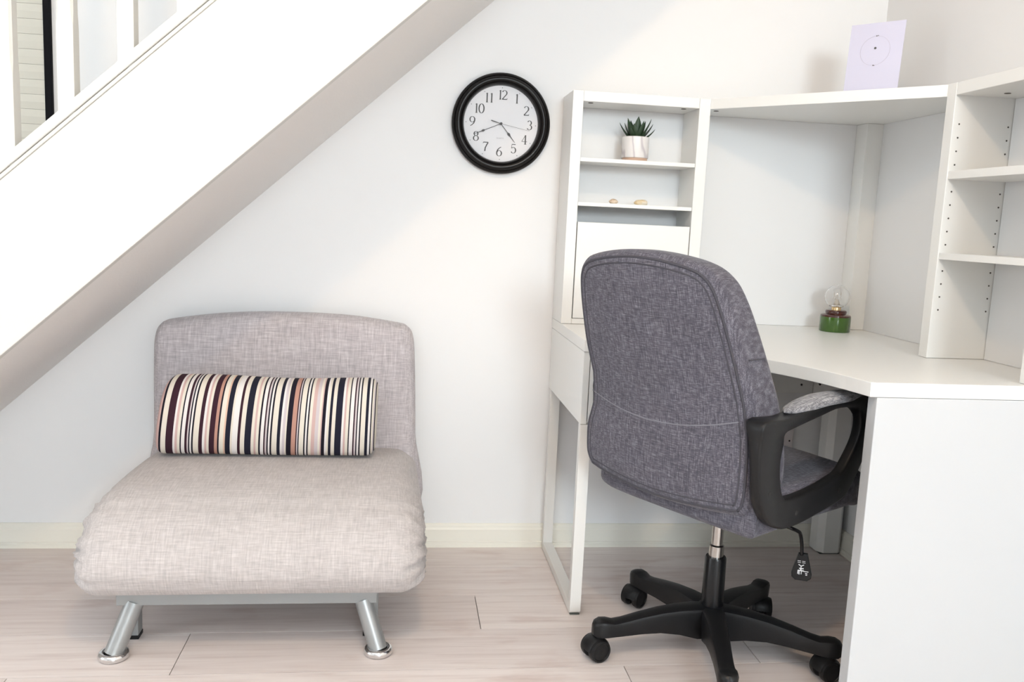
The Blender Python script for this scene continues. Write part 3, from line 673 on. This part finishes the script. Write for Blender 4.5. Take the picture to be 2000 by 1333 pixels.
# armrests
A_ = [((-.262,.672),(-.187,.642)),((-.270,.63),(-.186,.615)),((-.266,.575),(-.189,.575)),((-.252,.504),(-.180,.53)),((-.218,.458),(-.168,.505)),((-.17,.434),(-.150,.497)),((-.120,.430),(-.10,.496)),((-.05,.436),(-.029,.502)),((.06,.452),(.035,.514)),((.105,.474),(.068,.526)),((.168,.555),(.115,.577)),((.206,.62),(.130,.612)),((.212,.66),(.125,.642)),((.175,.688),(.100,.664)),((.03,.690),(.02,.672)),((-.085,.684),(-.056,.663)),((-.178,.672),(-.145,.650))]
AX = [0.034, 0.026, 0.022, 0.022, 0.022, 0.022, 0.022, 0.022, 0.022, 0.022, 0.020, 0.020, 0.022, 0.030, 0.032, 0.032, 0.032]
def arm(sx, xo, dy):
    bm = bmesh.new(); m = len(A_); O = smooth_path([(a[0][0], a[0][1], AX[i]) for i, a in enumerate(A_)], 4, True); I = smooth_path([(a[1][0], a[1][1], AX[i]) for i, a in enumerate(A_)], 4, True)
    rg = []
    for o_, i_ in zip(O, I):
        h = o_.z; d = Vector((i_.x-o_.x, i_.y-o_.y)); L = d.length; d /= L; xc = xo - 0.013; h = 0.013 + max(0, h-0.022)*0.9; xc += (h-0.013)*-0.55
        b = 0.006; ring = []
        for (s, w) in ((0.0, -h+b), (b*0.3, -h+b*0.3), (b, -h), (L-b, -h), (L-b*0.3, -h+b*0.3), (L, -h+b), (L, h-b), (L-b*0.3, h-b*0.3), (L-b, h), (b, h), (b*0.3, h-b*0.3), (0.0, h-b)):
            ring.append(Vector((sx*(xc+w), o_.x+d.x*s+dy, o_.y+d.y*s)))
        rg.append(ring)
    loft(bm, rg, close=True)
    a_o = obj('armrest', bm, M_black, oc, smooth=True, angle=50)
    # padded top
    pd = bmesh.new(); rings = []
    for k in range(17):
        t = -1+2*k/16; y = 0.0 + t*0.155; s = math.sqrt(max(0.0, 1-abs(t)**3.0)); hw_ = 0.030*max(s, 0.05); hh = 0.015*max(s, 0.06)
        zc = 0.688 + 0.003*(1-t*t) - (0.012 if t < -0.2 else 0)*(abs(t)-0.2)
        rings.append([Vector((sx*(xo-0.022) + hw_*math.cos(2*PI*j/16), y-0.005+dy, zc + hh*math.sin(2*PI*j/16))) for j in range(16)])
    loft(pd, rings); tag(obj('arm_pad', pd, M_pad, a_o, smooth=True), 'grey fabric arm pad')
    for (y, z) in ((-.222, .610), (-.220, .520), (-.115, .460), (.055, .480)):
        hb = bmesh.new(); tube(hb, [(sx*(xo-0.0005), y+dy, z), (sx*(xo+0.0006), y+dy, z)], 0.0055, 14)
        obj('screw_hole', hb, M_dark, a_o)
arm(1, 0.272, 0.0); arm(-1, 0.238, 0.046)
# gas lift
bm = lathe(bmesh.new(), [(0.0, 0.10), (0.0295, 0.10), (0.0275, 0.12), (0.0260, 0.243), (0.0240, 0.247), (0.018, 0.247)], 32); gl = obj('gas_lift_cover', bm, M_blackgl, oc, smooth=True, angle=40)
bm = lathe(bmesh.new(), [(0.0, 0.24), (0.0185, 0.24), (0.0180, 0.275), (0.0142, 0.278), (0.0142, 0.35), (0, 0.35)], 32); tag(obj('gas_lift_column', bm, M_chromeold, oc, smooth=True, angle=40), 'worn chrome gas lift column')
# five-star base
bm = lathe(bmesh.new(), [(0, 0.048), (0.030, 0.046), (0.036, 0.060), (0.038, 0.108), (0.034, 0.120), (0.028, 0.123), (0, 0.123)], 40)
hubo = obj('base_hub', bm, M_black, oc, smooth=True, angle=40)
def base_arm():
    bm = bmesh.new(); rg = []
    for r, wt, wb, zt, zb in ((0.015, .028, .024, .120, .042), (0.045, .029, .025, .122, .044), (0.09, .026, .022, .121, .056), (0.14, .0235, .020, .116, .063), (0.19, .0215, .018, .107, .062), (0.235, .0205, .018, .097, .0595), (0.258, .0215, .019, .094, .0590), (0.275, .0230, .021, .098, .0590), (0.290, .0220, .020, .099, .0590), (0.303, .0165, .015, .095, .0595), (0.309, .008, .008, .087, .063)):
        ch = min(0.008, wt*0.45)
        rg.append([Vector((r, -wb, zb)), Vector((r, -wt, zt-ch*1.3)), Vector((r, -wt+ch*0.35, zt-ch*0.35)), Vector((r, -wt+ch*1.1, zt)), Vector((r, 0, zt+0.001)), Vector((r, wt-ch*1.1, zt)), Vector((r, wt-ch*0.35, zt-ch*0.35)), Vector((r, wt, zt-ch*1.3)), Vector((r, wb, zb)), Vector((r, 0, zb))])
    loft(bm, rg); return bm
arm_o = obj('base_arm', base_arm(), M_black, oc, smooth=True, angle=35)
def caster():
    bm = bmesh.new()
    for s in (-1, 1):
        prof = [(0.0, 0.0075), (0.0215, 0.0075), (0.0245, 0.010), (0.0250, 0.018), (0.0235, 0.0235), (0.0195, 0.0245), (0.0185, 0.0225), (0.0, 0.0235)]
        lathe(bm, prof, 32, f=lambda r, z, a, s=s: Vector((r*math.cos(a)-0.012, s*z, 0.025+r*math.sin(a))))
    bmesh.ops.scale(bm, vec=(1.12, 1.12, 1.12), verts=bm.verts); return bm
def hood():
    bm = bmesh.new(); rg = []
    for k in range(13):
        a = math.radians(-12 + 190*k/12); ca, sa = math.cos(a), math.sin(a)
        rg.append([Vector((-0.012+rr*ca, y, 0.025+rr*sa)) for rr, y in ((0.0265, -0.018), (0.0285, -0.012), (0.0285, 0.012), (0.0265, 0.018), (0.0255, 0.012), (0.0255, -0.012))])
    loft(bm, rg); tube(bm, [(0, 0, 0.045), (0, 0, 0.066)], 0.0095, 16); box(bm, -0.020, 0.006, -0.006, 0.006, 0.01, 0.05, 0.002)
    bmesh.ops.scale(bm, vec=(1.10, 1.12, 1.10), verts=bm.verts); return bm
yaw = math.radians(57)
dirs = [185.5, 113.5, 41.5, -30.5, -102.5]
cyaw = [20, 40, 75, 10, -60]
first = None
for i, dg in enumerate(dirs):
    a = math.radians(dg) + yaw      # into the chair's local frame
    if i == 0: ao = arm_o
    else: ao = arm_o.copy(); COL.objects.link(ao); ao.parent = oc
    ao.rotation_euler = (0, 0, a)
    px, py = 0.287*math.cos(a), 0.287*math.sin(a)
    if first is None:
        w_ = obj('caster', caster(), M_black, oc, smooth=True, angle=40); h_ = obj('caster_hood', hood(), M_black, w_, smooth=True, angle=40); first = (w_, h_)
    else:
        w_ = first[0].copy(); h_ = first[1].copy(); COL.objects.link(w_); COL.objects.link(h_); w_.parent = oc; h_.parent = w_
    w_.location = (px, py, 0); w_.rotation_euler = (0, 0, math.radians(cyaw[i]) + yaw)
# height lever with printed tab
bm = tube(bmesh.new(), smooth_path([(0.06, -0.03, 0.400), (0.15, -0.030, 0.396), (0.20, -0.020, 0.388), (0.208, 0.010, 0.374), (0.206, 0.026, 0.362), (0.206, 0.036, 0.335), (0.206, 0.040, 0.310)], 5), 0.0042, 10)
lv = obj('height_lever', bm, M_blackgl, oc, smooth=True)
tb = [(-0.010, 0.0), (0.010, 0.0), (0.0225, -0.048), (0.0215, -0.058), (0.013, -0.065), (-0.013, -0.065), (-0.0215, -0.058), (-0.0225, -0.048)]
# the tab faces the camera side; its own frame is set by a direction in the chair's frame
td = Matrix.Rotation(math.radians(34), 3, 'Z')
def T(u, v, s): return Vector((0.206, 0.046, 0.313)) + td @ Vector((u, (s-0.5)*0.011, v))
bm = prism(bmesh.new(), tb, T, 0.002); lt = obj('lever_tab', bm, M_black, lv)
def T2(u, v, s): return Vector((0.206, 0.046, 0.313)) + td @ Vector((u, -0.0056-s*0.0004, v))
pr = bmesh.new()
def q(x0, z0, x1, z1, w):
    d = Vector((x1-x0, z1-z0)); d.normalize(); nn = Vector((-d.y, d.x))*w/2
    prism(pr, [(x0+nn.x, z0+nn.y), (x1+nn.x, z1+nn.y), (x1-nn.x, z1-nn.y), (x0-nn.x, z0-nn.y)], T2)
for x in (-.011, -.0085, -.006, -.001, .0015, .004): q(x, -.0175, x+.0016, -.0175, .0014); q(x+.0004, -.0212, x+.002, -.0212, .0014)
q(-.0085, -.026, -.0025, -.0295, .0018); q(.0035, -.026, -.0025, -.0295, .0018); q(-.0025, -.0285, -.0025, -.036, .0018); q(-.0065, -.0352, .0035, -.0352, .0022); q(-.008, -.0405, .0045, -.0405, .0026); q(-.0025, -.036, -.0025, -.041, .003)
q(-.0085, -.0395, -.0085, -.049, .0018); q(-.006, -.042, -.0055, -.050, .002); q(-.001, -.042, -.001, -.049, .0016); q(.0045, -.0415, .0145, -.0415, .0016); q(.0075, -.0458, .0125, -.0458, .0014); q(.0085, -.0495, .0125, -.0495, .0018)
tag(obj('tab_pictogram', pr, M_white, lt), 'white printed chair pictogram')

# ------------------------------------------------------------------ small things
# potted succulent
pp = thing('potted_succulent', 'dark green succulent in a white marbled pot on the upper left shelf', 'plant', (0.6765, -0.086, 1.238))
bm = lathe(bmesh.new(), [(0, 0.0), (0.036, 0.0), (0.0375, 0.002), (0.0375, 0.0105), (0, 0.0105)], 40); tag(obj('pot_base', bm, M_wood, pp, smooth=True, angle=40), 'copper coloured pot base')
bm = lathe(bmesh.new(), [(0, 0.0107), (0.0395, 0.0107), (0.0405, 0.013), (0.0400, 0.071), (0.0385, 0.0725), (0.0365, 0.071), (0.0365, 0.060), (0, 0.060)], 48); obj('pot', bm, M_marble, pp, smooth=True, angle=40)
bm = lathe(bmesh.new(), [(0, 0.060), (0.0362, 0.060), (0.0355, 0.066), (0.02, 0.069), (0, 0.069)], 32); obj('soil', bm, M_soil, pp, smooth=True)
def leaf(az, tilt, L, wd, base_r=0.004, curl=0.25):
    bm = bmesh.new(); rg = []; n = 10
    for k in range(n+1):
        t = k/n; w = wd*(0.62+0.9*t-1.52*t**2.6) if t < 1 else 0.0004; w = max(w, 0.0004); th = 0.0050*(1-t)**0.7+0.0005
        ang = tilt*(1-curl*t); r = base_r + L*t*math.sin(ang); z = 0.062 + L*t*math.cos(ang)
        c = Vector((r*math.cos(az), r*math.sin(az), z)); s_ = Vector((-math.sin(az), math.cos(az), 0)); nn = Vector((-math.cos(ang)*math.cos(az), -math.cos(ang)*math.sin(az), math.sin(ang)))
        rg.append([c+s_*w, c+s_*w*0.5-nn*th, c-nn*th*1.3, c-s_*w*0.5-nn*th, c-s_*w, c-s_*w*0.5+nn*th*0.25, c+nn*th*0.1, c+s_*w*0.5+nn*th*0.25])
    return loft(bm, rg)
lv_ = [(-90, 14, .068, .0115), (-155, 32, .068, .0105), (170, 52, .067, .0085), (-60, 30, .060, .0095), (-20, 38, .072, .0105), (5, 52, .068, .0085), (-12, 68, .060, .0070), (60, 30, .068, .010), (110, 30, .066, .010), (150, 40, .060, .010), (20, 30, .064, .010), (-120, 34, .052, .0090), (-40, 50, .045, .0085), (-135, 50, .045, .0085), (90, 55, .055, .009)]
for a, t, L, w in lv_: obj('leaf', leaf(math.radians(a), math.radians(t*1.08), L*1.04, w*1.28), M_leaf, pp, smooth=True, angle=50)
# stones on the lower shelf
def stone(name, label, cat, loc, sx, sy, sz, col1, col2, seed):
    bm = bmesh.new(); bmesh.ops.create_icosphere(bm, subdivisions=3, radius=1.0); rr = random.Random(seed); ph = [rr.uniform(0, 6) for _ in range(6)]
    for v in bm.verts:
        n_ = v.co.normalized(); d = 1 + 0.10*math.sin(3*n_.x+ph[0])*math.cos(2*n_.y+ph[1]) + 0.06*math.sin(5*n_.z+4*n_.x+ph[2])
        v.co = Vector((n_.x*sx*d, n_.y*sy*d, max(n_.z*sz*d, -sz*0.8)+sz*0.8))
    m = mat(name+'_surface', col1, 0.5); nn, l = nodes(m); nz = nn.new('ShaderNodeTexNoise'); nz.inputs['Scale'].default_value = 60
    r = ramp(nn, [(0.35, col1), (0.65, col2)]); tc = nn.new('ShaderNodeTexCoord'); l.new(tc.outputs['Object'], nz.inputs['Vector']); l.new(nz.outputs[0], r.inputs[0]); l.new(r.outputs[0], nn['Principled BSDF'].inputs['Base Color'])
    return tag(obj(name, bm, m, None, smooth=True, loc=loc), label, cat)
stone('pebble', 'small tan polished pebble on the middle left shelf', 'stone', (0.6175, -0.095, 1.1101), 0.0140, 0.010, 0.0085, (0.62, 0.46, 0.33), (0.78, 0.66, 0.52), 1)
stone('seashell', 'small cream and yellow shell right of the tan pebble', 'shell', (0.7030, -0.092, 1.1101), 0.0205, 0.012, 0.0098, (0.78, 0.60, 0.33), (0.85, 0.78, 0.66), 2)
# card in the corner on top of the hutch
cd = thing('greeting_card', 'pale lavender card with a thin circle propped on the hutch corner', 'card', (1.262, -0.340, HT+0.0005), -math.radians(48))
def lean(u, v, w): return Vector((u, w + v*0.10, v))
CW, CH = 0.073, 0.206
obj('card_sheet', prism(bmesh.new(), [(-CW, 0), (CW, 0), (CW, CH), (-CW, CH)], lambda u, v, s: lean(u, v, s*0.0016)), M_card, cd)
obj('stand_strut', prism(bmesh.new(), [(-0.012, 0), (0.012, 0), (0.012, 0.10), (-0.012, 0.10)], lambda u, v, s: Vector((u, 0.030-s*0.0016 - v*0.15, v))), M_card, cd)
bm = bmesh.new(); rg = []
for k in range(64):
    a = 2*PI*k/64; rg.append([lean(r*math.cos(a), 0.130+r*math.sin(a), w) for r, w in ((0.0396, -0.0002), (0.0400, -0.0002), (0.0400, -0.0006), (0.0396, -0.0006))])
loft(bm, rg, close=True); obj('printed_circle', bm, mat('faint_print', (0.48, 0.45, 0.52), 0.6), cd)
for (u, v, r) in ((0, 0.137, 0.0032), (0, 0.170, 0.0016), (0.004, 0.1705, 0.0012), (0, 0.090, 0.0016), (0.003, 0.0895, 0.001)): obj('printed_dot', tube(bmesh.new(), [lean(u, v, -0.0002), lean(u, v, -0.0008)], r, 12), M_grey, cd)
# little bulb lamp
lm = thing('bulb_lamp', 'small lamp with green glass base and clear globe bulb on the desk', 'lamp', (1.341, -0.128, ZT+0.0003))
bm = lathe(bmesh.new(), [(0, 0.0), (0.0445, 0.0), (0.0462, 0.002), (0.0462, 0.040), (0.0458, 0.046)] , 64); obj('base', bm, M_gglass, lm, smooth=True, angle=45)
bm = lathe(bmesh.new(), [(0.0, 0.0461), (0.0458, 0.0461), (0.0448, 0.0510), (0.040, 0.0535), (0.032, 0.0545), (0.031, 0.0555), (0.0325, 0.0615), (0.0310, 0.0655), (0.0295, 0.0665), (0.0260, 0.0655), (0, 0.0650)], 64); tag(obj('collar', bm, M_bglass, lm, smooth=True, angle=45), 'dark red-brown glass collar')
bm = lathe(bmesh.new(), [(0, 0.0652), (0.014, 0.0652), (0.0140, 0.080), (0.0125, 0.082), (0, 0.082)], 32); obj('bulb_cap', bm, M_brass, lm, smooth=True, angle=40)
pr_o = [(0.0128, 0.083)]
R_ = 0.0375; cz_ = 0.108
for k in range(1, 25):
    a = math.radians(-62 + 152*k/24); pr_o.append((max(R_*math.cos(a), 0.0002), cz_+R_*math.sin(a)))
inn = [(max(r-0.0010, 0.0001), z - (0.001 if z > cz_ else -0.0003)) for r, z in pr_o[::-1]]
bm = loft(bmesh.new(), [[Vector((r*math.cos(2*PI*k/48), r*math.sin(2*PI*k/48), z)) for k in range(48)] for r, z in pr_o+inn], cap=False)
bl_ = obj('bulb_globe', bm, M_glass, lm, smooth=True)
bm = lathe(bmesh.new(), [(0, 0.0822), (0.010, 0.0822), (0.0075, 0.092), (0.0035, 0.100), (0, 0.101)], 24)
for k in range(6):
    a = 2*PI*k/6; b = a+0.5; tube(bm, [(0.003*math.cos(a), 0.003*math.sin(a), 0.099), (0.012*math.cos(a), 0.012*math.sin(a), 0.122), (0.012*math.cos(b), 0.012*math.sin(b), 0.098)], 0.0005, 6)
obj('filament_stem', bm, mat('frosted_stem', (0.80, 0.72, 0.62), 0.3), lm, smooth=True)
# pot at the right edge, on the upper shelf of the right compartment
p2 = thing('small_pot', 'white pot with brown base on the right compartment shelf, cut by the frame', 'pot', (1.402, -0.878, 1.2147))
bm = lathe(bmesh.new(), [(0, 0), (0.036, 0), (0.037, 0.010), (0, 0.010)], 36); obj('pot_base', bm, M_wood, p2, smooth=True, angle=40)
bm = lathe(bmesh.new(), [(0, 0.0102), (0.0385, 0.0102), (0.040, 0.013), (0.040, 0.078), (0.037, 0.078), (0.036, 0.066), (0, 0.066)], 40); obj('pot', bm, M_marble, p2, smooth=True, angle=40)
# wall socket under the desk
sk = thing('wall_socket', 'white wall socket plate low on the back wall under the desk', 'wall socket', (1.255, -0.0005, 0.365))
obj('plate', bx(-0.043, 0.043, -0.009, 0.0, -0.043, 0.043, bev=0.003), M_socket, sk)
for x in (-0.030, 0.030): obj('screw', tube(bmesh.new(), [(x, -0.0091, 0), (x, -0.0097, 0)], 0.003, 12), M_dark, sk)
